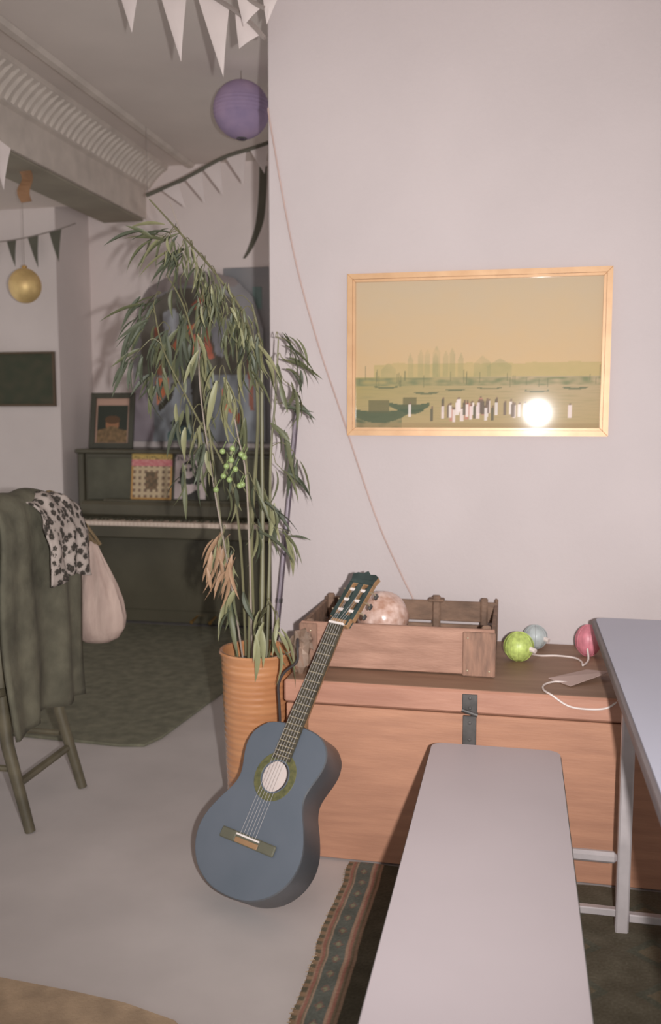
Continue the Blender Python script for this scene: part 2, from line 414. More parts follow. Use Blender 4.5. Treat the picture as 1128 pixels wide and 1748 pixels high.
t = tag(MB().sphere((-.640, 2.662, .617), .052, 12, (.62, .6, 1.15), .9, 4).sphere((-.628, 2.668, .655), .03, 10, (1.1, .7, .8), .9, 8).build('cellophane_packet', M_foil), 'shiny crumpled brown packet at the left end of the chest', 'packet')

# ---------------------------------------------------------------- guitar
G = Matrix(((0.9045, 0.3283, 0.2721, -.7425), (-.4253, 0.7405, 0.5204, 2.2161), (-.0307, -.5864, 0.8094, .0579), (0, 0, 0, 1)))
gt = thing('acoustic_guitar', 'blue classical guitar leaning against the wooden chest', 'guitar', (-.72, 2.27, 0))
# local frame: x across, y into the body, z along the neck
half = [(0, .002), (.045, .005), (.09, .018), (.135, .045), (.168, .085), (.183, .132), (.178, .18), (.155, .23), (.130, .272), (.120, .305), (.124, .335), (.137, .375), (.142, .41), (.132, .445), (.10, .475), (.055, .488), (0, .49)]
hc = catmull([(a, b, 0) for a, b in half], 4)
outl = [(p.x, p.y) for p in hc]; outl = outl+[(-x, z) for x, z in outl[-2:0:-1]]
HC = (0, .337); HR = .044
def ring(k_hole, inset=0):
    r_ = []
    for x, z in outl:
        d = Vector((x-HC[0], z-HC[1])); L = d.length; d.normalize(); rr = (L-inset)*(1-k_hole)+HR*k_hole
        r_.append((HC[0]+d.x*rr, HC[1]+d.y*rr))
    return r_
N = len(outl)
def rings_mesh(rs, closed_last=False):
    m_ = MB(); vs = []; fs = []
    for r_, yv in rs:
        for x, z in r_: vs.append(G @ Vector((x, yv, z)))
    for i in range(len(rs)-1):
        for k in range(N): fs.append((i*N+k, i*N+(k+1) % N, (i+1)*N+(k+1) % N, (i+1)*N+k))
    if closed_last: fs.append(tuple(range((len(rs)-1)*N, len(rs)*N)))
    return m_.add(vs, fs)
rings_mesh([(ring(0, .002), 0), (ring(.33, .002), 0), (ring(.66, .002), 0), (ring(1), 0), (ring(1), .003), (ring(.5, .002), .003), (ring(0, .004), .003)]).build('soundboard', M_blue, gt)
rings_mesh([(ring(0, .0025), -.0006), (ring(0, -.0005), .003), (ring(0), .006), (ring(0), .090), (ring(0, .003), .094)], True).build('body_sides', M_blued, gt, smooth=True)
rings_mesh([(ring(0, .006), .088), (ring(.4, .006), .0878)], True).build('inner_back', M_inside, gt, label='pale inside seen through the sound hole')
rs = MB(); vs = []; fs = []; n_ = 64
for r_, yv in ((.048, -.0002), (.049, -.0012), (.069, -.0012), (.070, -.0002)):
    for k in range(n_): a = 2*PI*k/n_; vs.append(G @ Vector((HC[0]+r_*math.cos(a), yv, HC[1]+r_*math.sin(a))))
for i in range(3):
    for k in range(n_): fs.append((i*n_+k, i*n_+(k+1) % n_, (i+1)*n_+(k+1) % n_, (i+1)*n_+k))
rs.add(vs, fs).build('rosette', M_rose, gt, label='olive inlaid rosette')
BU = .150
br = MB().box(-.097, -.042, -.009, 0, BU-.015, BU+.015, .003, G).box(.042, .097, -.009, 0, BU-.015, BU+.015, .003, G).box(-.042, .042, -.006, 0, BU-.015, BU+.015, .002, G).build('bridge', M_blackm, gt)
MB().box(-.041, .041, -.012, -.006, BU+.006, BU+.011, .001, G).build('saddle', M_white, br)
MB().box(-.041, .041, -.0095, -.006, BU-.013, BU+.001, .001, G).build('tie_block', M_tanw, br)
# neck and fingerboard
nk = MB(); vs = []; fs = []
secs = [(.36+.0, .0305, -.0005, 0), (.49, .0305, -.001, .001), (.492, .030, -.001, .055), (.52, .029, -.001, .026), (.66, .027, -.001, .022), (.80, .0258, -.001, .020), (.832, .027, -.001, .022)]
secs = secs[2:]
for z, hw, yf, dp in secs:
    for k in range(9):
        a = PI*k/8; vs.append(G @ Vector((hw*math.cos(a), yf+dp*math.sin(a)+.0, z)))
for i in range(len(secs)-1):
    for k in range(8): fs.append((i*9+k, i*9+k+1, (i+1)*9+k+1, (i+1)*9+k))
    fs.append((i*9+8, i*9, (i+1)*9, (i+1)*9+8))
fs += [tuple(range(9)), tuple(range((len(secs)-1)*9, len(secs)*9))]
neck = nk.add(vs, fs).build('neck', M_tanw, gt, smooth=True)
fb = MB()
def hwid(z): return .031+(.026-.031)*(z-.385)/(.815-.385)
vs = [G @ Vector((sx*hwid(z), yv, z)) for z in (.385, .815) for yv in (-.0015, -.0075) for sx in (-1, 1)]
fb.add(vs, [(0, 1, 3, 2), (4, 6, 7, 5), (0, 4, 5, 1), (2, 3, 7, 6), (0, 2, 6, 4), (1, 5, 7, 3)]).build('fingerboard', M_ebony, gt)
for k in range(1, 19):
    z = .815-.65*(1-2**(-k/12))
    if z < .392: break
    h_ = hwid(z)-.001
    MB().tube([G @ Vector((-h_, -.0078, z)), G @ Vector((h_, -.0078, z))], .0016, 6).build('fret', M_fret, gt)
MB().box(-.0265, .0265, -.0125, -.001, .812, .819, .0012, G).build('nut', M_white, gt, label='white nut')
# headstock, tilted back
HS = G @ Matrix.Translation((0, 0, .819)) @ Matrix.Rotation(math.radians(-13), 4, 'X') @ Matrix.Diagonal((1.22, 1, 1.06, 1))
def hsbox(m_, x0, x1, z0, z1, y0=0, y1=.018, c=.0015): return m_.box(x0, x1, y0, y1, z0, z1, c, HS)
hw_ = MB(); hsbox(hw_, -.028, .028, -.004, .032); hsbox(hw_, -.036, -.0235, .02, .150); hsbox(hw_, .0235, .036, .02, .150); hsbox(hw_, -.0085, .0085, .028, .150); hsbox(hw_, -.036, .036, .145, .165)
crown = [(-.0365, .163), (.0365, .163), (.039, .178), (.027, .186), (.012, .184), (.0, .196), (-.012, .184), (-.027, .186), (-.039, .178)]
pr = MB().prism(crown, 0, .018, 'xz', .001); pr.v = [tuple(HS @ Vector(v)) for v in pr.v]
hw_.add(pr.v, pr.f)
head = hw_.build('headstock', M_tanw, gt)
vn = MB()
for x0, x1, z0, z1 in ((-.027, .027, -.002, .031), (-.0355, -.024, .02, .15), (.024, .0355, .02, .15), (-.008, .008, .029, .15), (-.0355, .0355, .146, .164)): hsbox(vn, x0, x1, z0, z1, -.0012, 0, .0003)
pr = MB().prism(crown, -.0012, 0, 'xz'); pr.v = [tuple(HS @ Vector(v)) for v in pr.v]; vn.add(pr.v, pr.f)
vn.build('head_veneer', M_head, head, label='dark blue-green face of the headstock')
MB().box(-.03, .03, .0185, .0195, .0, .15, .0003, HS).build('slot_backing', M_head, head)
for sx in (-1, 1):
    for k in range(3):
        z = .05+k*.038
        MB().tube([HS @ Vector((sx*.0235, .005, z)), HS @ Vector((sx*.0085, .005, z))], .0052, 10).build('string_roller', M_white, head)
        pg = MB().tube([HS @ Vector((sx*.036, .008, z)), HS @ Vector((sx*.045, .008, z)), HS @ Vector((sx*.047, .02, z))], .0022, 6).build('tuning_peg', M_fret, head)
        MB().box(sx*.047-.004, sx*.047+.004, .018, .032, z-.009, z+.009, .003, HS).build('peg_button', M_iron, pg)
for i in range(6):
    f_ = (i-2.5)/2.5
    MB().tube([G @ Vector((f_*.027, -.012, BU+.008)), G @ Vector((f_*.0215, -.0125, .8155)), HS @ Vector(((-1 if f_ < 0 else 1)*(.012+.006*abs(f_)), -.001, .05+.038*(i if i < 3 else 5-i)))], .00042, 5).build('string', M_string, gt)

# ---------------------------------------------------------------- pot and bamboo
PX, PY = -.80, 2.735
pot = thing('plant_pot', 'tall ribbed orange glazed pot on the floor left of the chest', 'pot', (PX, PY, 0))
prof = [(.0, .0), (.088, 0), (.094, .006)]
for i in range(188):
    z = .012+i*.003; prof.append((.094+.022*z/.6+.0007*math.sin(z*2*PI/.020)+.0005*math.sin(z*61), z))
prof += [(.119, .588), (.122, .597), (.119, .603), (.110, .602), (.107, .57), (.104, .50)]
MB().lathe(prof, 56, (PX, PY, 0)).build('pot_wall', M_pot, pot, smooth=True)
bm_ = MB()
bm_.lathe([(.0, .560)]+[(.105*k/6, .556+.006*math.sin(k*3)) for k in range(1, 7)]+[(.1045, .53)], 40, (PX, PY, 0)).build('soil', M_soil, pot, smooth=True)

CL = [
(-1.097, 2.86, 1.933, -0.164, -0.049, 12),(-1.045, 2.85, 1.884, -0.122, -0.089, 12),(-1.104, 2.8, 1.904, -0.139, 0.015, 8),(-0.993, 2.84, 1.825, -0.021, -0.11, 13),(-0.941, 2.83, 1.749, -0.041, -0.128, 13),(-0.884, 2.8, 1.68, 0.018, -0.109, 13),(-1.128, 2.8, 1.732, -0.142, -0.071, 12),(-1.161, 2.78, 1.657, -0.124, -0.128, 13),(-1.174, 2.76, 1.563, -0.104, -0.129, 12),(-1.108, 2.82, 1.623, -0.063, -0.131, 12),(-1.058, 2.85, 1.68, -0.022, -0.112, 12),(-1.132, 2.8, 1.51, -0.063, -0.113, 10),(-0.992, 2.8, 1.582, -0.002, -0.129, 10),(-0.901, 2.7, 1.484, -0.012, -0.143, 10),(-0.877, 2.68, 1.439, 0.027, -0.125, 8),(-0.85, 2.78, 1.614, 0.028, -0.127, 12),(-0.791, 2.74, 1.592, 0.037, -0.107, 10),(-0.825, 2.76, 1.54, 0.017, -0.126, 10),(-0.756, 2.82, 1.589, 0.113, -0.047, 9),(-0.743, 2.84, 1.526, 0.095, -0.075, 9),(-0.734, 2.84, 1.452, 0.058, -0.056, 7),(-0.759, 2.86, 1.378, 0.078, 0.019, 6),(-0.769, 2.86, 1.312, 0.078, -0.075, 7),(-0.716, 2.88, 1.227, 0.039, -0.133, 7),(-0.764, 2.84, 1.19, 0.058, -0.074, 8),(-1.065, 2.8, 1.397, -0.022, -0.132, 10),(-1.019, 2.78, 1.303, -0.002, -0.112, 10),(-0.964, 2.76, 1.248, -0.002, -0.13, 10),(-1.056, 2.82, 1.188, -0.022, -0.077, 7),(-0.873, 2.75, 1.249, -0.001, -0.092, 9),(-0.881, 2.74, 1.158, 0.018, -0.093, 10),(-0.82, 2.76, 1.139, 0.038, -0.093, 9),(-0.778, 2.78, 1.082, 0.057, -0.093, 8),(-0.821, 2.76, 1.008, 0.057, -0.055, 8),(-0.75, 2.78, 0.989, 0.077, -0.036, 7),(-0.896, 2.72, 0.992, -0.04, -0.132, 11),(-0.861, 2.7, 0.922, -0.06, -0.133, 10),(-0.916, 2.72, 0.936, -0.021, -0.113, 8),(-0.853, 2.7, 0.811, -0.04, -0.096, 6),(-0.736, 2.62, 0.767, -0.038, -0.129, 8),(-0.694, 2.6, 0.728, 0.017, -0.125, 8),(-1.001, 2.86, 1.736, -0.042, -0.111, 12),(-1.09, 2.86, 1.813, -0.042, -0.092, 8),(-1.097, 2.84, 1.549, -0.023, -0.132, 12),(-0.993, 2.82, 1.359, -0.002, -0.113, 9),(-0.868, 2.8, 1.359, -0.002, -0.111, 9)]
DIAG = [(-1.078, 2.76, 1.914, 0.01, -0.08, 12), (-1.037, 2.76, 1.882, 0.01, -0.08, 12), (-0.993, 2.76, 1.831, 0.01, -0.08, 12), (-0.955, 2.76, 1.794, 0.01, -0.08, 12), (-0.918, 2.76, 1.748, 0.01, -0.08, 12), (-0.88, 2.76, 1.702, 0.01, -0.08, 12), (-0.849, 2.76, 1.663, 0.01, -0.08, 12), (-0.815, 2.76, 1.621, 0.01, -0.08, 12), (-0.956, 2.76, 1.737, 0.01, -0.08, 12), (-0.9, 2.76, 1.649, 0.01, -0.08, 12)]
CANES = [
[(-0.835, 2.76, 0.56), (-0.827, 2.78, 0.987), (-0.81, 2.8, 1.359), (-0.846, 2.83, 1.619), (-0.957, 2.85, 1.789), (-1.097, 2.86, 1.943), (-1.186, 2.86, 2.038)],[(-0.787, 2.73, 0.56), (-0.793, 2.78, 0.893), (-0.798, 2.8, 1.248), (-0.805, 2.82, 1.544), (-0.832, 2.82, 1.69)],[(-0.868, 2.74, 0.56), (-0.928, 2.76, 1.024), (-0.979, 2.78, 1.378), (-1.048, 2.82, 1.658), (-1.122, 2.84, 1.792)],[(-0.842, 2.72, 0.56), (-0.872, 2.7, 0.81), (-0.955, 2.76, 1.174), (-0.997, 2.78, 1.47), (-1.005, 2.84, 1.697), (-1.059, 2.86, 1.867), (-1.116, 2.86, 2.026)],[(-0.821, 2.78, 0.56), (-0.839, 2.79, 1.08), (-0.868, 2.8, 1.359), (-0.891, 2.82, 1.619), (-0.945, 2.84, 1.732)],[(-0.776, 2.76, 0.56), (-0.775, 2.8, 0.891), (-0.78, 2.84, 1.209), (-0.766, 2.85, 1.397), (-0.752, 2.84, 1.581)],[(-0.819, 2.74, 0.56), (-0.83, 2.74, 1.103), (-0.863, 2.75, 1.286), (-0.896, 2.74, 1.468)],[(-0.765, 2.73, 0.56), (-0.719, 2.66, 0.713), (-0.728, 2.64, 0.772)],[(-0.857, 2.8, 0.56), (-0.897, 2.82, 1.076), (-1.026, 2.8, 1.359), (-1.114, 2.78, 1.545), (-1.146, 2.78, 1.693)]]
bam = thing('bamboo_plant', 'tall leafy bamboo growing from the ribbed orange pot', 'plant', (PX, PY, .56))
CR = [.0065, .0085, .005, .0032, .0045, .006, .0035, .004, .0045]
canes3 = []
for i, c in enumerate(CANES):
    pts = catmull(c, 7); n = len(pts); r0 = CR[i]
    rad = [r0*(1-.65*k/n)*(1.18 if k % 5 == 0 else 1) for k in range(n)]
    MB().tube(pts, rad, 7).build('cane', M_cane2 if i in (3, 6) else M_cane, bam, smooth=True)
    canes3 += pts[4:]
# leaf blades: twelve shapes shared by all leaves
def blade(L, W, droop, twist):
    vs = []; fs = []; n = 7
    for k in range(n+1):
        t_ = k/n; ww = W*(math.sin(PI*min(1, t_*1.0+.04))**.75)*(1-.25*t_) if k < n else 0
        x = L*t_; z = -droop*L*t_*t_; tw = twist*t_
        side = Vector((0, math.cos(tw), math.sin(tw))); fold = Vector((0, 0, .25*ww))
        c = Vector((x, 0, z))
        vs += [c-side*ww/2+fold, c, c+side*ww/2+fold]
    for k in range(n):
        a = k*3; fs += [(a, a+1, a+4, a+3), (a+1, a+2, a+5, a+4)]
    return vs, fs
BL = [blade(random.uniform(.095, .145), random.uniform(.017, .025), random.uniform(.15, .6), random.uniform(-.5, .5)) for _ in range(6)]
BM = {}
for i, (vs, fs) in enumerate(BL):
    for j, m in enumerate(M_leafs):
        me = MB().add(vs, fs).mesh('bamboo_leaf', m)
        for p in me.polygons: p.use_smooth = True
        BM[i, j] = me
cand = []
NC0 = len(CL)   # short-leaved sprays along the arching cane follow
CL += DIAG
twigs = MB()
for ci, (x, y, z, dx, dz, n) in enumerate(CL):
    d0 = Vector((dx, 0, dz)).normalized()
    base = Vector((x, y, z))
    near = min(canes3, key=lambda p: (p-base).length)
    if (near-base).length < .3: twigs.tube(catmull([near, near.lerp(base, .5)+Vector((0, 0, .02)), base], 4), .0014, 5)
    tip = base+d0*.07; twigs.tube([base, base+d0*.035+Vector((0, 0, .006)), tip], [.0014, .001, .0007], 4)
    n = int(n*.85)
    short = ci >= NC0
    if short: n = 13
    if ci in (35, 36, 37, 38): n = 11
    if 6 <= ci <= 12: n = 13
    if ci in (21, 22, 23, 24): n = 5
    for k in range(n):
        t_ = (k+.5)/n; org = base.lerp(tip, t_)+Vector((random.uniform(-.02, .02), random.uniform(-.04, .04), random.uniform(-.02, .02)))
        spread = random.uniform(-1, 1)
        ang = spread*.75
        dv = Vector((d0.x*math.cos(ang)-d0.z*math.sin(ang), random.uniform(-.45, .35), d0.x*math.sin(ang)+d0.z*math.cos(ang)))
        dv.z -= .25; dv.normalize()
        if ci in (35, 36, 37): mj = random.choice((3, 3, 3, 1))
        elif ci in (13, 14, 39, 40): mj = random.choice((1, 1, 1, 0))
        elif ci in (16, 17): mj = random.choice((1, 0))
        elif ci in (18, 19, 20, 21, 22, 23, 24): mj = random.choice((0, 2, 0))
        elif ci in (6, 7, 8, 9, 10, 11): mj = random.choice((2, 2, 0))
        else: mj = random.choice((0, 0, 2, 1, 2))
        s_ = random.uniform(.65, 1.05)*(1.1 if ci in (13, 14, 39, 40) else 1)*(.52 if short else 1)
        if short: mj = random.choice((0, 0, 1))
        tr = dv.to_track_quat('X', 'Z').to_matrix().to_4x4() @ Matrix.Rotation(random.uniform(-1.1, 1.1), 4, 'X')
        cand.append((s_+(.5 if short else 0)-(.3 if mj == 2 else 0)-(y-2.8), org, tr, s_, mj))
twigs.build('twigs', M_cane, bam, kind='stuff')
cand.sort(key=lambda c: -c[0])
rest = MB(); rest2 = MB()
for i, (_, org, tr, s_, mj) in enumerate(cand):
    b_ = random.randrange(6); Mx = Matrix.Translation(org) @ tr @ Matrix.Scale(s_, 4)
    if i < 298:
        o = bpy.data.objects.new('leaf', BM[b_, mj]); COL.objects.link(o); o.parent = bam
        o.matrix_parent_inverse = parent_world(bam).inverted(); o.matrix_basis = Mx
    else: (rest if mj == 0 else rest2).add([Mx @ v for v in BL[b_][0]], BL[b_][1])
rest.build('foliage', M_leafs[0], bam, kind='stuff', smooth=True); rest2.build('foliage', M_leafs[2], bam, kind='stuff', smooth=True)
for x, y, z in [(-0.896, 2.70, 1.232), (-0.868, 2.70, 1.205), (-0.836, 2.70, 1.223), (-0.855, 2.70, 1.177), (-0.894, 2.70, 1.155), (-0.842, 2.70, 1.126), (-0.826, 2.70, 1.214), (-0.884, 2.70, 1.186), (-0.919, 2.70, 1.112), (-0.833, 2.70, 1.13), (-0.875, 2.70, 1.144), (-0.864, 2.70, 1.241)]:
    b_ = MB().sphere((x, y, z), .0095, 10).tube([(x, y, z+.007), (x+.006, y+.02, z+.03)], .0012, 4)
    b_.build('berry', M_berry, bam, smooth=True)

# pole leaning behind the pot
pl = thing('slim_pole', 'slim dark pole leaning on the wall right of the bamboo', 'pole', (-.85, 2.99, 0))
a, b = Vector((-.862, 2.985, 0)), Vector((-.772, 3.166, 1.36))
MB().tube([a, b], .0095, 12).build('rod', M_pole, pl, smooth=True)
off = Vector((-.002, -.0095, .001)); MB().tube([a.lerp(b, .03)+off, a.lerp(b, .985)+off], .0026, 6).build('pale_stripe', M_polel, pl)
for k in (.22, .5, .68, .84): MB().tube([a.lerp(b, k), a.lerp(b, k+.012)], .0115, 12).build('collar', M_bcord, pl, smooth=True)
MB().tube([a.lerp(b, .995), a.lerp(b, 1.0)+Vector((0, 0, .006))], .011, 12).build('end_cap', M_bcord, pl)

# ---------------------------------------------------------------- bench and table on the right
bx0, bx1, by0, by1, bz = -.213, .128, .86, 2.43, .45
bench = thing('white_bench', 'long narrow bench with white top and dark edge in the foreground', 'bench', (-.04, 1.65, 0))
MB().prism(rrect(bx0, bx1, by0, by1, .032), bz-.006, bz, 'xy', .0012).build('bench_top', M_bench, bench)
MB().prism(rrect(bx0-.0025, bx1+.0025, by0-.0025, by1+.0025, .034), bz-.030, bz-.0055, 'xy', .002).build('edge_band', M_bedge, bench, label='dark edge band')
MB().box(bx0+.05, bx1-.05, by0+.1, by1-.12, bz-.052, bz-.031, .003).build('under_rail', M_steel, bench)
for yy in (1.12, 2.20):
    for sx in (bx0+.06, bx1-.06):
        MB().sqtube((sx, yy, .0), (sx, yy, bz-.031), .014).build('leg', M_steel, bench)
    MB().sqtube((bx0+.06, yy+.0, .12), (bx1-.06, yy, .12), .011).build('cross_bar', M_steel, bench)

tb = thing('laminate_table', 'grey-blue laminate table with rounded corner at the right edge', 'table', (.6, 1.9, 0))
tx0, tx1, ty0, ty1, tz = .236, .98, .98, 2.885, .72
MB().prism(rrect(tx0+.010, tx1-.010, ty0+.010, ty1-.012, .03), tz-.004, tz+.0015, 'xy', .001).build('table_top', M_table, tb)
MB().prism(rrect(tx0, tx1, ty0, ty1, .04), tz-.028, tz-.0035, 'xy', .004).build('edge_band', M_edge, tb, label='grey moulded edge')
MB().prism(rrect(tx0+.012, tx1-.012, ty0+.012, ty1-.012, .03), tz-.045, tz-.0285, 'xy', .001).build('underside_board', M_ply, tb)
YL = 2.355
for sx in (.292, .92):
    for yy in (1.3, YL):
        MB().sqtube((sx, yy, 0), (sx, yy, tz-.046), .0165).build('leg', M_steel, tb)
for yy in (1.3, YL):
    MB().sqtube((.31, yy, tz-.07), (.903, yy, tz-.07), .014).build('end_rail', M_steel, tb)
    MB().sqtube((.31, yy, .045), (.903, yy, .045), .011).build('foot_rail', M_steel, tb)
MB().box(.155, .275, YL-.012, YL+.012, .188, .218, .008).build('side_bracket', M_steel, tb)
MB().sqtube((.165, YL, .055), (.275, YL, .055), .010).build('side_bracket', M_steel, tb)
for sx in (.292, .92):
    MB().sqtube((sx, 1.317, tz-.07), (sx, YL-.017, tz-.07), .012).build('side_rail', M_steel, tb)

# ---------------------------------------------------------------- string lights and paper on the chest
def ball(name, c, r, m, lab, sc=(1, 1, 1)):
    t_ = thing(name, lab, 'light', (c[0], c[1], T), 'ball lights lying on the chest')
    MB().sphere(c, r, 24, sc, .03, c[0]*9).build('globe', m, t_, smooth=True)
    MB().tube([Vector(c)+Vector((r*.75, -r*.55, 0)), Vector(c)+Vector((r*1.1, -r*.8, -.004))], .008, 8).build('bulb_holder', M_wcord, t_)
    bs = MB()
    for k in range(6):
        a_ = PI*k/6; pts = [(c[0]+(r+.0006)*sc[0]*math.cos(q)*math.cos(a_), c[1]+(r+.0006)*sc[1]*math.cos(q)*math.sin(a_), c[2]+(r+.0006)*sc[2]*math.sin(q)) for q in [2*PI*j/24 for j in range(25)]]
        bs.tube(pts, .0011, 4, False)
    bs.build('thread_winding', m, t_)
ball('ball_light', (.017, 2.925, T+.0475), .047, M_green, 'lime green ball light beside the crate on the chest')
ball('ball_light', (.071, 3.09, T+.041), .040, M_bluep, 'pale blue ball light by the wall behind the green one')
ball('ball_light', (.240, 3.03, T+.052), .043, M_pink, 'pink ball light behind the corner of the grey table', (.95, .95, 1.2))
cz = T+.0035
tag(MB().tube(catmull([(.055, 2.93, cz+.02), (.085, 2.99, cz), (.14, 3.0, cz), (.195, 2.985, cz), (.214, 2.94, cz), (.216, 2.90, cz), (.236, 2.96, cz+.002), (.235, 2.99, cz+.03)], 6), .003, 6).build('light_cord', M_wcord, smooth=True), 'white cord running from the green ball light to the pink one', 'cord', None)
tag(MB().tube(catmull([(.162, 2.70, cz), (.12, 2.70, cz), (.09, 2.66, cz), (.088, 2.61, cz), (.11, 2.574, cz-.003), (.155, 2.571, cz-.03), (.21, 2.571, cz-.036), (.262, 2.571, cz-.028), (.30, 2.585, cz+.001)], 6), .0028, 6).build('loose_cord', M_wcord, smooth=True), 'white cord loop hanging over the front edge of the chest', 'cord')
pp = MB(); vs = [(.105, 2.735, T+.004), (.165, 2.665, T+.004), (.285, 2.775, T+.022), (.222, 2.83, T+.010), (.105, 2.735, T+.0025), (.165, 2.665, T+.0025), (.285, 2.775, T+.0205), (.222, 2.83, T+.0085)]
pp.add(vs, [(0, 1, 2, 3), (7, 6, 5, 4), (0, 4, 5, 1), (1, 5, 6, 2), (2, 6, 7, 3), (3, 7, 4, 0)])
pp.add([(.12, 2.72, T+.0045), (.18, 2.70, T+.0045), (.25, 2.765, T+.018), (.235, 2.81, T+.014)], [(0, 1, 2, 3)])
tag(pp.build('folded_paper', M_paper), 'folded pinkish paper lying on the chest near the table corner', 'paper')

# cable in front of the chest's left end, cord on the wall
tag(MB().tube(catmull([(-.655, 2.70, .563), (-.636, 2.61, .67), (-.628, 2.572, .655), (-.630, 2.568, .615), (-.668, 2.568, .58), (-.686, 2.567, .54), (-.684, 2.568, .48), (-.683, 2.57, .40), (-.69, 2.56, .25), (-.69, 2.57, .1), (-.68, 2.575, .006), (-.62, 2.565, .006)], 6), .0042, 7).build('black_cable', M_bcord, smooth=True), 'black cable hanging down between the orange pot and the chest', 'cable')
tag(MB().tube(catmull([(-.872, 3.174, 2.40), (-.862, 3.174, 2.33), (-.785, 3.174, 1.915), (-.701, 3.174, 1.606), (-.617, 3.174, 1.36), (-.49, 3.174, .99), (-.40, 3.172, .79), (-.355, 3.172, .70), (-.33, 3.15, .645)], 6), .0030, 6).build('wall_cord', M_cord, smooth=True), 'thin beige cord hanging down the wall left of the gilt framed picture', 'cord')

# ---------------------------------------------------------------- framed harbour picture
X0, X1, Z0, Z1 = -.588, .292, 1.272, 1.826
pic = thing('framed_picture', 'wide gilt framed harbour picture under glass on the pale wall', 'picture', (-.15, 3.178, Z0))
fw_ = .027
def frame_parts(par, x0, x1, z0, z1, fw_, y0, y1, m, name='frame_rail'):
    for pr_ in ([(x0, z0), (x1, z0), (x1-fw_, z0+fw_), (x0+fw_, z0+fw_)], [(x0, z1), (x0+fw_, z1-fw_), (x1-fw_, z1-fw_), (x1, z1)],
                [(x0, z0), (x0+fw_, z0+fw_), (x0+fw_, z1-fw_), (x0, z1)], [(x1, z0), (x1, z1), (x1-fw_, z1-fw_), (x1-fw_, z0+fw_)]):
        MB().prism(pr_, y0, y1, 'xz', .0012).build(name, m, par)
frame_parts(pic, X0, X1, Z0, Z1, .018, 3.152, 3.178, M_gold)
frame_parts(pic, X0+.0185, X1-.0185, Z0+.0185, Z1-.0185, .009, 3.158, 3.176, M_gold, 'inner_rail')
random.seed(11)
boats = [(.10, .10, .13, .075), (.23, .15, .085, .05), (.30, .24, .05, .015), (.42, .26, .04, .012), (.13, .28, .05, .014), (.56, .27, .05, .01), (.75, .25, .05, .012), (.90, .27, .05, .014), (.24, .12, .05, .03)]
masts = [(random.random(), random.uniform(.27, .33), random.uniform(.04, .10)) for _ in range(26)]
towers = [(.235+.035*k+random.uniform(-.006, .006), .012, .52+random.uniform(-.02, .03)) for k in range(7)]+[(.53, .035, .49), (.60, .05, .47), (.34, .016, .56), (.14, .03, .45)]
figs = [(random.gauss(.50, .11), random.uniform(.04, .12), random.choice(((228, 208, 204), (190, 128, 112), (232, 218, 212), (110, 92, 78), (90, 84, 66)))) for _ in range(46)]
def harbour(u, v):
    n = nz(u*9, v*9)*.5+nz(u*30, v*26)*.25
    sky = mixc((200, 168, 125), (190, 168, 138), (v-.4)/.6+n*.3)
    if v > .35:
        c = sky
        hz = .44+.02*nz(u*14, 1)
        if v < hz and u > .08: c = mixc(c, (170, 154, 96), .55+.3*n)
        for x, wd, h in towers:
            if abs(u-x) < wd*(1 if v < h-.05 else max(0, (h-v)/.05)) and v < h: c = mixc(c, (134, 134, 92), .26+.3*n)
    else:
        far = mixc((158, 144, 88), (176, 154, 120), u*1.4)
        c = mixc((172, 148, 104), far, v/.35)
        rip = nz(u*12, v*120)
        c = mixc(c, (140, 132, 90), max(0, rip)*.9*(.5+v))
        if .29 < v < .34: c = mixc(c, (120, 122, 84), max(0, .5+nz(u*26, v*40))*.9)
    for x, b0, h in masts:
        if abs(u-x) < .0022 and b0 < v < b0+h: c = mixc(c, (104, 104, 72), .5)
    for x, b0, wd, hh in boats:
        du = (u-x)/wd
        if abs(du) < 1:
            lo = b0-hh*.9*(1-du*du); hi = b0+hh*.35*du*du+hh*.15
            if lo < v < hi: c = mixc(c, (70, 82, 56), .85 if v < .2 else .6)
            if b0 < v < b0+hh*1.2 and abs(du) < .35 and wd > .06: c = mixc(c, (92, 88, 56), .7)
    if v < .12 and u < .2: c = mixc(c, (78, 86, 58), .35+.9*max(0, nz(u*20, v*30)))
    for x, b0, col in figs:
        if abs(u-x) < .0065 and b0 < v < b0+.085: c = mixc(c, col, .85)
        if abs(u-x-.001) < .004 and b0+.085 < v < b0+.10: c = mixc(c, (120, 96, 78), .8)
    if v < .035: c = mixc(c, (150, 124, 84), .5)
    return c
iw, ih = X1-X0-.054, Z1-Z0-.054
o = painted('glazed_print', pic, Matrix.Translation((X0+.027, 3.168, Z0+.027)), iw, ih, 260, 165, harbour, attr_mat('glazed_print', .7, .7, .05))
MB().box(X0+.02, X1-.02, 3.169, 3.177, Z0+.02, Z1-.02, .001).build('backing_board', M_ply, pic)

# ---------------------------------------------------------------- piano
pn = thing('upright_piano', 'black upright piano against the back wall behind the bamboo', 'piano', (-2.0, 5.5, 0))
a0, a1 = -2.745, -1.28
MB().box(a0+.04, a1-.04, 5.38, 5.78, .02, 1.095, .004).build('case', M_black, pn)
for x0 in (a0, a1-.04):
    MB().box(x0, x0+.039, 5.36, 5.785, 0, 1.095, .004).build('side_panel', M_black, pn)
    MB().box(x0, x0+.039, 5.12, 5.36, .585, .735, .012).build('key_cheek', M_black, pn)
    MB().box(x0+.0, x0+.05, 5.13, 5.359, .0125, .05, .008).build('toe_block', M_black, pn)
    MB().lathe([(.018, .05), (.028, .08), (.020, .12), (.026, .30), (.03, .45), (.022, .52), (.032, .56), (.032, .584)], 16, (x0+.022, 5.17, 0)).build('front_leg', M_black, pn, smooth=True)
MB().box(a0-.012, a1+.012, 5.345, 5.79, 1.096, 1.122, .006).build('top_lid', M_black, pn)
MB().box(a0+.04, a1-.04, 5.11, 5.38, .60, .655, .006).build('key_bed', M_black, pn)
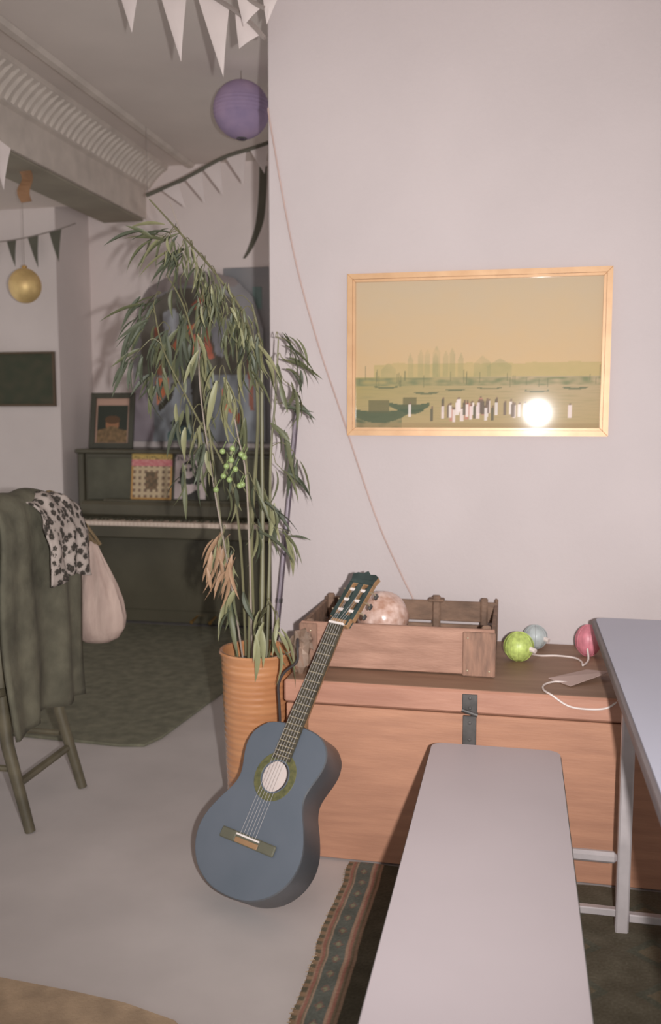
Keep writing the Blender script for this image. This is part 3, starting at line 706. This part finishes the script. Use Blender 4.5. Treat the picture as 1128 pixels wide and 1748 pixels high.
MB().box(a0+.04, a1-.04, 5.105, 5.125, .60, .668, .004).build('key_slip', M_black, pn)
MB().box(a0+.06, a1-.06, 5.372, 5.379, .80, 1.07, .003).build('upper_panel', M_blackm, pn)
MB().box(a0+.06, a1-.06, 5.372, 5.379, .10, .56, .003).build('lower_panel', M_black, pn)
MB().box(a0+.04, a1-.04, 5.27, 5.375, .70, .80, .02).build('fall_board', M_black, pn)
MB().box(a0+.20, a1-.20, 5.29, 5.37, .800, .812, .003).build('music_shelf', M_black, pn)
kb = MB(); n = 52; k0 = a0+.06; kw = (a1-.06-k0)/n
for i in range(n): kb.box(k0+i*kw+.0006, k0+(i+1)*kw-.0006, 5.127, 5.275, .657, .693, .0015)
kb.build('white_keys', M_ivory, pn, kind='stuff')
kb = MB()
for i in range(n-1):
    if (i+5) % 7 in (0, 1, 3, 4, 5): kb.box(k0+(i+1)*kw-.006, k0+(i+1)*kw+.006, 5.18, 5.275, .693, .704, .002)
kb.build('black_keys', M_blackm, pn, kind='stuff')
for dx in (-.06, .06):
    MB().tube([(-1.905+dx, 5.38, .07), (-1.905+dx, 5.30, .06), (-1.905+dx, 5.27, .055)], [.006, .008, .012], 8).build('pedal', M_brass, pn, smooth=True)

# framed photograph, calendar sheet, drawing on the piano
def standing(name, lab, cat, x0, x1, z0, z1, ybot, ytop, fwid, fm, fn, nx, ny, extra=None):
    t_ = thing(name, lab, cat, ((x0+x1)/2, ybot, z0))
    ang = math.atan2(ytop-ybot, z1-z0); L = math.hypot(ytop-ybot, z1-z0)
    M_ = Matrix.Translation((x0, ybot, z0)) @ Matrix.Rotation(-ang, 4, 'X')
    w0 = x1-x0
    if fwid:
        for p4 in ([(0, 0), (w0, 0), (w0-fwid, fwid), (fwid, fwid)], [(0, L), (fwid, L-fwid), (w0-fwid, L-fwid), (w0, L)], [(0, 0), (fwid, fwid), (fwid, L-fwid), (0, L)], [(w0, 0), (w0, L), (w0-fwid, L-fwid), (w0-fwid, fwid)]):
            m_ = MB().prism(p4, -.012, .004, 'xz', .001); m_.v = [tuple(M_ @ Vector(v)) for v in m_.v]; m_.build('frame_rail', fm, t_)
    m_ = MB().box(.001, w0-.001, .001, .005, .001, L-.001, .0005, M_); m_.build('backing_board', fm or M_paper, t_)
    painted('print', t_, M_ @ Matrix.Translation((fwid*.9, -.0005, fwid*.9)), w0-fwid*1.8, L-fwid*1.8, nx, ny, fn, attr_mat('matt_print', .7))
    return t_
def portrait(u, v):
    if v > .84 or u < .06 or u > .94 or v < .02: return (196, 158, 140)
    c = (56, 60, 50)
    if ((u-.5)/.2)**2+((v-.42)/.14)**2 < 1: c = (164, 116, 84)
    if v < .28+.1*math.exp(-((u-.5)/.25)**2)+.03*nz(u*8, v*8): c = mixc((150, 120, 86), (112, 92, 66), .5+nz(u*12, v*12))
    if ((u-.5)/.22)**2+((v-.52)/.09)**2 < 1: c = (100, 74, 52)
    return c
standing('photo_frame', 'black framed portrait photo standing on top of the piano', 'picture frame', -2.715, -2.415, 1.1225, 1.478, 5.47, 5.53, .035, M_dframe, portrait, 60, 70)
def calendar(u, v):
    if v > .93: return (196, 166, 96)
    if v > .86: return (120, 104, 70) if nz(u*40, v*30) > .05 else (206, 176, 104)
    if v > .72: return mixc((206, 118, 122), (216, 150, 146), .5+nz(u*12, v*20))
    if u < .04 or u > .96 or v < .04: return (196, 150, 90)
    if .36 < u < .64 and .22 < v < .6: return mixc((104, 90, 70), (136, 110, 84), .5+nz(u*14, v*14)*1.5)
    gx, gy = (u*7) % 1, (v*7.5) % 1
    if .25 < gx < .72 and .2 < gy < .72: return mixc((112, 100, 86), (150, 112, 92), .5+nz(u*40, v*40))
    return (206, 184, 150)
standing('calendar_sheet', 'yellow and pink illustrated calendar sheet on the piano music shelf', 'calendar', -2.375, -2.105, .813, 1.10, 5.325, 5.366, 0, None, calendar, 80, 90).name = 'calendar_sheet'
def ink(u, v):
    w_ = (206, 190, 188); k = (58, 56, 52)
    c = w_
    if ((u-.45)/.30)**2+((v-.52)/.34)**2 < 1: c = k
    if ((u-.42)/.20)**2+((v-.62)/.16)**2 < 1: c = w_
    if ((u-.50)/.05)**2+((v-.66)/.05)**2 < 1 or ((u-.34)/.05)**2+((v-.66)/.05)**2 < 1: c = k
    if ((u-.45)/.22)**2+((v-.28)/.10)**2 < 1: c = w_
    if abs(v-.36-.25*(u-.4)**2) < .03 and .1 < u < .85: c = k
    if v < .16+.05*math.sin(u*11) and .25 < u < .8: c = k
    if v > .86 and nz(u*16, v*16) > .1: c = (120, 112, 112)
    return c
standing('ink_drawing', 'black and white ink drawing beside the calendar on the piano', 'drawing', -2.092, -1.872, .813, 1.10, 5.325, 5.366, .006, M_dframe, ink, 70, 90)

# ---------------------------------------------------------------- art on the back wall
ar = thing('arched_painting', 'arch-topped abstract painting in orange and blue-grey above the piano', 'painting', (-2.08, 5.78, 1.15))
AO = [(-2.528, 1.16), (-2.522, 1.60), (-2.51, 1.909), (-2.477, 2.061), (-2.405, 2.165), (-2.289, 2.226), (-2.167, 2.252), (-1.967, 2.261), (-1.81, 2.212), (-1.693, 2.098), (-1.629, 1.893), (-1.615, 1.16)]
MB().prism(AO, 5.745, 5.775, 'xz', .002).build('panel', M_boardp, ar)
POLY = [('lilac', (170, 158, 166), [(-2.528, 1.16), (-2.518, 1.602), (-2.377, 1.601), (-2.386, 1.16)]), ('mauve', (150, 138, 136), [(-2.53, 1.909), (-2.477, 2.3), (-1.6, 2.3), (-1.811, 2.157), (-2.169, 2.181), (-2.353, 2.115), (-2.46, 1.909)]),
('d', (112, 106, 96), [(-2.46, 1.909), (-2.395, 2.078), (-2.21, 2.16), (-1.969, 2.161), (-1.811, 2.083), (-1.695, 1.894), (-1.698, 1.595), (-2.22, 1.6), (-2.377, 1.601), (-2.468, 1.602)]),
('b', (160, 164, 170), [(-2.382, 1.369), (-2.222, 1.523), (-2.098, 1.599), (-1.6, 1.595), (-1.6, 1.16), (-2.386, 1.16)]),
('l', (176, 178, 184), [(-2.31, 2.001), (-2.232, 2.037), (-2.165, 1.96), (-2.29, 1.791)]), ('l', (176, 176, 184), [(-1.992, 1.975), (-1.845, 1.953), (-1.895, 1.71), (-1.943, 1.73)]), ('l', (128, 132, 130), [(-2.197, 1.752), (-2.152, 1.789), (-2.155, 1.599), (-2.22, 1.6)]),
('o', (222, 134, 100), [(-2.218, 1.752), (-2.249, 1.791), (-2.141, 1.918), (-2.077, 1.932), (-2.126, 1.846)]), ('o', (214, 126, 102), [(-2.11, 1.846), (-2.005, 1.9), (-1.952, 1.704), (-2.097, 1.705)]),
('o', (204, 120, 98), [(-2.107, 2.052), (-2.029, 2.118), (-1.939, 2.048), (-1.971, 2.019), (-2.026, 2.069), (-2.083, 2.022)]), ('o', (232, 136, 96), [(-2.361, 1.582), (-2.27, 1.581), (-2.28, 1.493), (-2.356, 1.4)]),
('o', (228, 130, 94), [(-1.906, 1.502), (-1.882, 1.521), (-1.836, 1.35), (-1.9, 1.369)]), ('o', (160, 100, 78), [(-2.37, 1.907), (-2.337, 1.906), (-2.311, 1.601), (-2.352, 1.601)]), ('o', (196, 110, 80), [(-1.82, 1.35), (-1.78, 1.35), (-1.789, 1.274), (-1.813, 1.274)]), ('o', (170, 110, 92), [(-1.729, 1.708), (-1.697, 1.708), (-1.685, 1.369), (-1.716, 1.369)]),
('k', (70, 74, 70), [(-2.268, 1.284), (-2.164, 1.35), (-2.042, 1.323), (-2.104, 1.261), (-2.227, 1.246)]), ('t', (98, 122, 118), [(-2.29, 1.222), (-2.178, 1.269), (-2.084, 1.234), (-2.126, 1.176), (-2.291, 1.175)]),
('k', (76, 72, 64), [(-2.119, 1.599), (-2.017, 1.598), (-1.999, 1.216), (-2.105, 1.215)]), ('k', (70, 66, 54), [(-2.356, 1.393), (-2.264, 1.493), (-2.254, 1.562), (-2.23, 1.516), (-2.248, 1.446), (-2.341, 1.354)])]
def artcol(x, z):
    xx = x+.006*nz(x*18, z*18); zz = z+.006*nz(x*18, z*18, 4); c = (150, 146, 148)
    for k, col, P_ in POLY:
        if inpoly(xx, zz, P_): c = col
    n = nz(x*11, z*11, 2)*14
    return tuple(max(0, q+n) for q in c)
random.seed(5)
# build the painted face clipped to the arch
cells = 120; vs = []; fs = []; cs = []; idx = {}
def vid(i, j):
    if (i, j) not in idx:
        x = -2.53+.92*i/cells; z = 1.16+1.105*j/cells; idx[i, j] = len(vs); vs.append((x, 5.7435, z)); cs.append((*lin(artcol(x, z)), 1))
    return idx[i, j]
for i in range(cells):
    for j in range(cells):
        if inpoly(-2.53+.92*(i+.5)/cells, 1.16+1.105*(j+.5)/cells, AO): fs.append((vid(i, j), vid(i+1, j), vid(i+1, j+1), vid(i, j+1)))
me = bpy.data.meshes.new('painted_face'); me.from_pydata(vs, [], fs)
ca = me.color_attributes.new('Col', 'FLOAT_COLOR', 'POINT'); ca.data.foreach_set('color', [q for c in cs for q in c])
me.materials.append(attr_mat('matt_print')); o = bpy.data.objects.new('painted_face', me); COL.objects.link(o); o.parent = ar; o.matrix_parent_inverse = parent_world(ar).inverted()
bd = thing('grey_canvas', 'plain grey-blue canvas partly hidden behind the arched painting', 'canvas', (-1.6, 5.79, 1.16))
MB().box(-1.90, -1.20, 5.782, 5.798, 1.15, 2.285, .004).build('canvas_face', M_boardp, bd)
MB().box(-1.70, -1.64, 5.779, 5.7818, 2.02, 2.16, .001).build('teal_patch', mat('teal_paint', (128, 148, 144), .8), bd)

# picture on the pier
wp = thing('dark_picture', 'dark green landscape-format picture in a thin frame on the left pier', 'picture', (-3.06, 5.335, 1.39))
frame_parts(wp, -3.30, -2.865, 1.392, 1.735, .014, 5.318, 5.338, mat('brown_thin_frame', (92, 74, 54), .5))
painted('print', wp, Matrix.Translation((-3.29, 5.330, 1.402)), .415, .323, 60, 40, lambda u, v: mixc((64, 68, 50), (76, 74, 56), .5+nz(u*6, v*6)), attr_mat('matt_print'))
MB().box(-3.29, -2.875, 5.331, 5.338, 1.40, 1.728, .001).build('backing_board', M_ply, wp)

# ---------------------------------------------------------------- chair with coat, scarf and tote bag
ch = thing('wooden_chair', 'dark wooden chair with splayed legs at the left under a coat', 'chair', (-1.8, 2.76, 0))
for yt, yb in ((2.60, 2.568), (2.925, 2.93)):
    MB().tube([(-1.52, yb, .0), (-1.60, (yt+yb)/2, .28), (-1.625, yt, .46), (-1.615, yt, .75), (-1.60, yt, 1.0)], [.017, .021, .022, .019, .016], 10).build('rear_leg', M_chairw, ch, smooth=True)
    MB().tube([(-2.12, yb-.01, .0), (-2.08, yt, .25), (-2.05, yt, .44)], [.015, .02, .021], 10).build('front_leg', M_chairw, ch, smooth=True)
    MB().tube([(-1.60, (yt+yb)/2, .20), (-2.09, (yt+yb)/2, .20)], .011, 8).build('stretcher', M_chairw, ch, smooth=True)
MB().tube([(-1.568, 2.585, .150), (-1.568, 2.93, .150)], .0135, 8).build('stretcher', M_chairw, ch, smooth=True)
MB().prism(rrect(-2.09, -1.60, 2.55, 2.975, .04), .44, .468, 'xy', .006).build('seat', M_chairw, ch)
MB().box(-1.63, -1.60, 2.60, 2.925, .93, 1.01, .01).build('top_rail', M_chairw, ch)
for k in range(4): MB().tube([(-1.62, 2.66+k*.068, .465), (-1.612, 2.66+k*.068, .94)], .008, 8).build('spindle', M_chairw, ch, smooth=True)

def drape(name, m, ys, path, fold, thick, seed, label, cat):
    """cloth hung over the chair back: path gives (x, z) points from the near hem over the top to the far hem"""
    P_ = catmull([(a_, 0, b_) for a_, b_ in path], 6); vs = []; fs = []; ny = 28; n = len(P_)
    for i, p in enumerate(P_):
        t_ = i/(n-1); side = -1 if t_ > .55 else 1
        for j in range(ny+1):
            s_ = j/ny; yy = ys[0]+(ys[1]-ys[0])*s_
            e = abs(t_-.5)*2
            x = p.x+side*(fold*(math.sin(s_*19+seed+2*nz(s_*3, t_*3, seed))*.5+nz(s_*5, t_*4, seed))*e)
            z = p.z+fold*.7*nz(s_*4, t_*3, seed+7)-(.02*(2*s_-1)**2)
            yy += fold*1.2*nz(t_*4, s_*2, seed+3)
            vs.append((x, yy, z))
    for i in range(n-1):
        for j in range(ny): a_ = i*(ny+1)+j; fs.append((a_, a_+1, a_+ny+2, a_+ny+1))
    me_ = bpy.data.meshes.new(name); me_.from_pydata(vs, [], fs); me_.materials.append(m)
    for p in me_.polygons: p.use_smooth = True
    o_ = bpy.data.objects.new(name, me_); COL.objects.link(o_)
    md = o_.modifiers.new('thickness', 'SOLIDIFY'); md.thickness = thick; md.offset = 0
    return tag(o_, label, cat)
drape('dark_coat', M_coat, (2.50, 2.975), [(-1.535, .34), (-1.545, .55), (-1.55, .80), (-1.555, 1.0), (-1.59, 1.075), (-1.66, 1.075), (-1.70, .98), (-1.705, .75), (-1.70, .54)], .035, .014, 1.3, 'dark olive coat draped over the back of the wooden chair', 'coat')
drape('leopard_scarf', M_leo, (2.70, 2.965), [(-1.480, .80), (-1.482, .88), (-1.49, .95), (-1.505, 1.0), (-1.522, 1.035), (-1.55, 1.066), (-1.585, 1.078)], .02, .006, 4.2, 'leopard print scarf lying over the coat on the chair', 'scarf')

tt = thing('tote_bag', 'pale canvas tote bag hanging from the corner of the chair', 'bag', (-1.52, 3.07, .5))
vs = []; fs = []; n = 48; lev = [(.500, .012), (.505, .05), (.525, .085), (.56, .104), (.60, .108), (.66, .098), (.72, .080), (.78, .056), (.83, .034), (.865, .02), (.885, .012)]
for i, (z, wd) in enumerate(lev):
    cx_ = -1.525+.010*math.sin(i*.5)+(.03*(z-.6) if z > .6 else 0)
    for k in range(n):
        a_ = 2*PI*k/n; fo = 1+.10*math.sin(a_*9+z*6)*min(1, max(.15, (z-.5)*5))+.05*nz(math.cos(a_)*2, z*6, 2)
        vs.append((cx_+wd*math.cos(a_)*fo, 3.075+wd*.62*math.sin(a_)*fo, z))
for i in range(len(lev)-1):
    for k in range(n): fs.append((i*n+k, i*n+(k+1) % n, (i+1)*n+(k+1) % n, (i+1)*n+k))
fs.append(tuple(range(n)))
MB().add(vs, fs).build('bag_body', M_tote, tt, smooth=True)
for dx in (0, .018):
    MB().tube(catmull([(-1.512+dx, 3.075, .87), (-1.55+dx, 3.02, .96), (-1.60+dx*.5, 2.965, 1.055), (-1.635, 2.95, 1.068), (-1.64, 3.0, 1.0), (-1.56+dx, 3.06, .90), (-1.515+dx, 3.08, .868)], 5), .0055, 6).build('strap', M_strap, tt, smooth=True)

# ---------------------------------------------------------------- bunting, lantern, bauble
def flag_mesh(p0, p1, tip, y, bow=.012):
    """a cloth triangle hung between p0 and p1 (x, z), with thickness and a slight bow"""
    vs = []; fs = []; n = 6
    for i in range(n+1):
        t_ = i/n
        for s_ in (0, .5, 1):
            e = Vector((p0[0]+(p1[0]-p0[0])*s_, p0[1]+(p1[1]-p0[1])*s_)).lerp(Vector(tip), t_)
            vs.append((e.x, y-bow*math.sin(t_*PI)*(1-abs(s_-.5))+.01*t_, e.y))
    for i in range(n):
        for s_ in (0, 1): a_ = i*3+s_; fs.append((a_, a_+1, a_+4, a_+3))
    m_ = MB().add(vs, fs); k = len(m_.v); m_.v += [(x, q+.0012, z) for x, q, z in m_.v[:k]]; m_.f += [tuple(v+k for v in f)[::-1] for f in fs[:]]
    m_.f += [(0, k, k+1, 1), (1, k+1, k+2, 2)]
    for i in range(n): m_.f += [(i*3, (i+1)*3, (i+1)*3+k, i*3+k), (i*3+2, i*3+2+k, (i+1)*3+2+k, (i+1)*3+2)]
    return m_
def bunting(lab, y, tape, flags, tr=.006, tm=None, dark=()):
    t_ = thing('bunting', lab, 'bunting', (tape[0][0], y, tape[0][1]))
    MB().tube(catmull([(a_, y, b_) for a_, b_ in tape], 5), tr, 6).build('tape', tm or M_tape, t_, smooth=True)
    for i, (p0, p1, tip) in enumerate(flags):
        flag_mesh(p0, p1, tip, y).build('flag', M_flagd if i in dark else M_flagw, t_, smooth=True, label='dark grey flag' if i in dark and len(dark) < len(flags) else None)
bunting('white bunting strung across the ceiling to the top of the wall corner', 3.10, [(-1.62, 2.945), (-1.39, 2.93), (-1.20, 2.84), (-1.06, 2.76), (-.93, 2.67), (-.862, 2.60)],
        [((-1.425, 2.94), (-1.285, 2.885), (-1.341, 2.66)), ((-1.262, 2.875), (-1.13, 2.80), (-1.163, 2.551)), ((-1.108, 2.79), (-.985, 2.71), (-1.012, 2.490)), ((-.965, 2.70), (-.872, 2.615), (-.955, 2.578))], .009)
bunting('short end of white bunting bunched at the top of the pale wall', 3.02, [(-1.15, 2.90), (-1.0, 2.80), (-.90, 2.70), (-.84, 2.66)],
        [((-1.13, 2.89), (-1.01, 2.81), (-.995, 2.72)), ((-.94, 2.745), (-.85, 2.665), (-.915, 2.615)), ((-.845, 2.70), (-.765, 2.74), (-.835, 2.615))], .008)
bunting('far bunting on a dark tape sloping up to the right above the bamboo', 5.0, [(-2.09, 2.575), (-1.86, 2.655), (-1.637, 2.754), (-1.45, 2.80), (-1.30, 2.845), (-1.0, 2.945)],
        [((-2.0, 2.60), (-1.90, 2.64), (-1.86, 2.50)), ((-1.86, 2.655), (-1.76, 2.70), (-1.745, 2.52)), ((-1.75, 2.70), (-1.65, 2.75), (-1.64, 2.56)), ((-1.62, 2.755), (-1.50, 2.79), (-1.52, 2.61)), ((-1.48, 2.79), (-1.37, 2.825), (-1.40, 2.66))], .011, mat('dark_tape_and_shadow', (102, 98, 86), .9))
bunting('bunting of small dark pennants on the left pier above the gold ball', 5.28, [(-3.5, 2.40), (-3.10, 2.415), (-2.80, 2.465), (-2.67, 2.50)],
        [((-3.138, 2.415), (-3.072, 2.420), (-3.090, 2.255)), ((-2.995, 2.432), (-2.922, 2.440), (-2.935, 2.245)), ((-2.848, 2.455), (-2.765, 2.475), (-2.795, 2.275)), ((-3.30, 2.405), (-3.22, 2.41), (-3.265, 2.255))], .004, M_tape, (0, 1, 2, 3))
MB().tube([(-2.085, 5.0, 2.575), (-2.085, 5.0, 2.949)], .0015, 5).build('thread', M_tape, bpy.data.objects['bunting.002'])
fs_ = thing('pennant', 'single pale pennant hanging from the ceiling at the left edge', 'bunting', (-2.16, 3.6, 2.46))
flag_mesh((-2.20, 2.52), (-2.105, 2.45), (-2.150, 2.285), 3.6).build('flag', M_flagw, fs_, smooth=True)
MB().tube([(-2.155, 3.6, 2.485), (-2.2, 3.6, 2.95)], .002, 5).build('thread', M_tape, fs_)

st = MB(); pts = catmull([(-1.572, 5.6, 2.86), (-1.578, 5.6, 2.70), (-1.600, 5.6, 2.52), (-1.655, 5.6, 2.38), (-1.700, 5.6, 2.31)], 6)  # dark strip added in the shape of a bunting flag's shadow
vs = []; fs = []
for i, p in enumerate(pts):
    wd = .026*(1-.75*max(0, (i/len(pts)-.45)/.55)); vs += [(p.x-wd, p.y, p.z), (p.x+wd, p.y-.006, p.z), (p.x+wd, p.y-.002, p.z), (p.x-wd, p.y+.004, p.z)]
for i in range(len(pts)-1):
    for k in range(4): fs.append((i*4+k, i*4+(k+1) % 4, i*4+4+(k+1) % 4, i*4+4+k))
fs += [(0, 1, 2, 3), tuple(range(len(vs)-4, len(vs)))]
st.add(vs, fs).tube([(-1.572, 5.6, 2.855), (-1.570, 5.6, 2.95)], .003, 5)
tag(st.build('flag_shadow_strip', mat('dark_tape_and_shadow', (102, 98, 86))), 'dark curved strip in place of a bunting shadow near the wall corner below the lantern', 'shadow strip')

ln = thing('paper_lantern', 'round purple paper lantern hanging beside the wall corner', 'lantern', (-1.315, 4.30, 2.64))
R_ = .132; c = (-1.312, 4.30, 2.772)
prof = []
for i in range(49):
    a_ = -PI/2+PI*i/48; prof.append((max(.012, R_*math.cos(a_)*(1+.012*math.cos(i*PI*1.0))), R_*math.sin(a_)))
MB().lathe(prof, 40, c).build('paper_shade', M_lant, ln, smooth=True)
MB().tube([(c[0], c[1], c[2]+R_-.01), (c[0], c[1], 2.95)], .003, 6).build('cord', M_tape, ln)
MB().lathe([(.022, -R_-.003), (.026, -R_+.003), (.022, -R_+.006)], 20, c).build('wire_ring', M_iron, ln)
gb = thing('gold_bauble', 'shiny gold ball hanging in front of the left pier', 'ornament', (-2.80, 4.9, 2.0))
MB().sphere((-2.805, 4.9, 2.08), .092, 32, (1, 1, 1.08)).build('ball', M_goldb, gb, smooth=True)
MB().lathe([(.014, .094), (.014, .112), (.006, .116)], 14, (-2.805, 4.9, 2.08)).build('cap', M_brass, gb, smooth=True)
MB().tube([(-2.805, 4.9, 2.19), (-2.805, 4.9, 2.615)], .0015, 5).build('thread', M_tape, gb)
ob = MB()
vs = []; fs = []
for i in range(9):
    z = 2.765-.02*i; x = -2.553+.012*math.sin(i*.8); vs += [(x-.036, 4.5+.01*math.sin(i), z), (x+.036, 4.49, z), (x+.036, 4.494, z), (x-.036, 4.504+.01*math.sin(i), z)]
for i in range(8):
    for k in range(4): fs.append((i*4+k, i*4+(k+1) % 4, i*4+4+(k+1) % 4, i*4+4+k))
fs += [(0, 1, 2, 3), (32, 33, 34, 35)]
OB = Matrix.Translation((0, 0, -.155))
ob.add([OB @ Vector(v) for v in vs], fs)
tag(ob.build('orange_ribbon', M_orange), 'short faded orange ribbon hanging under the ceiling beam at the left', 'ribbon')
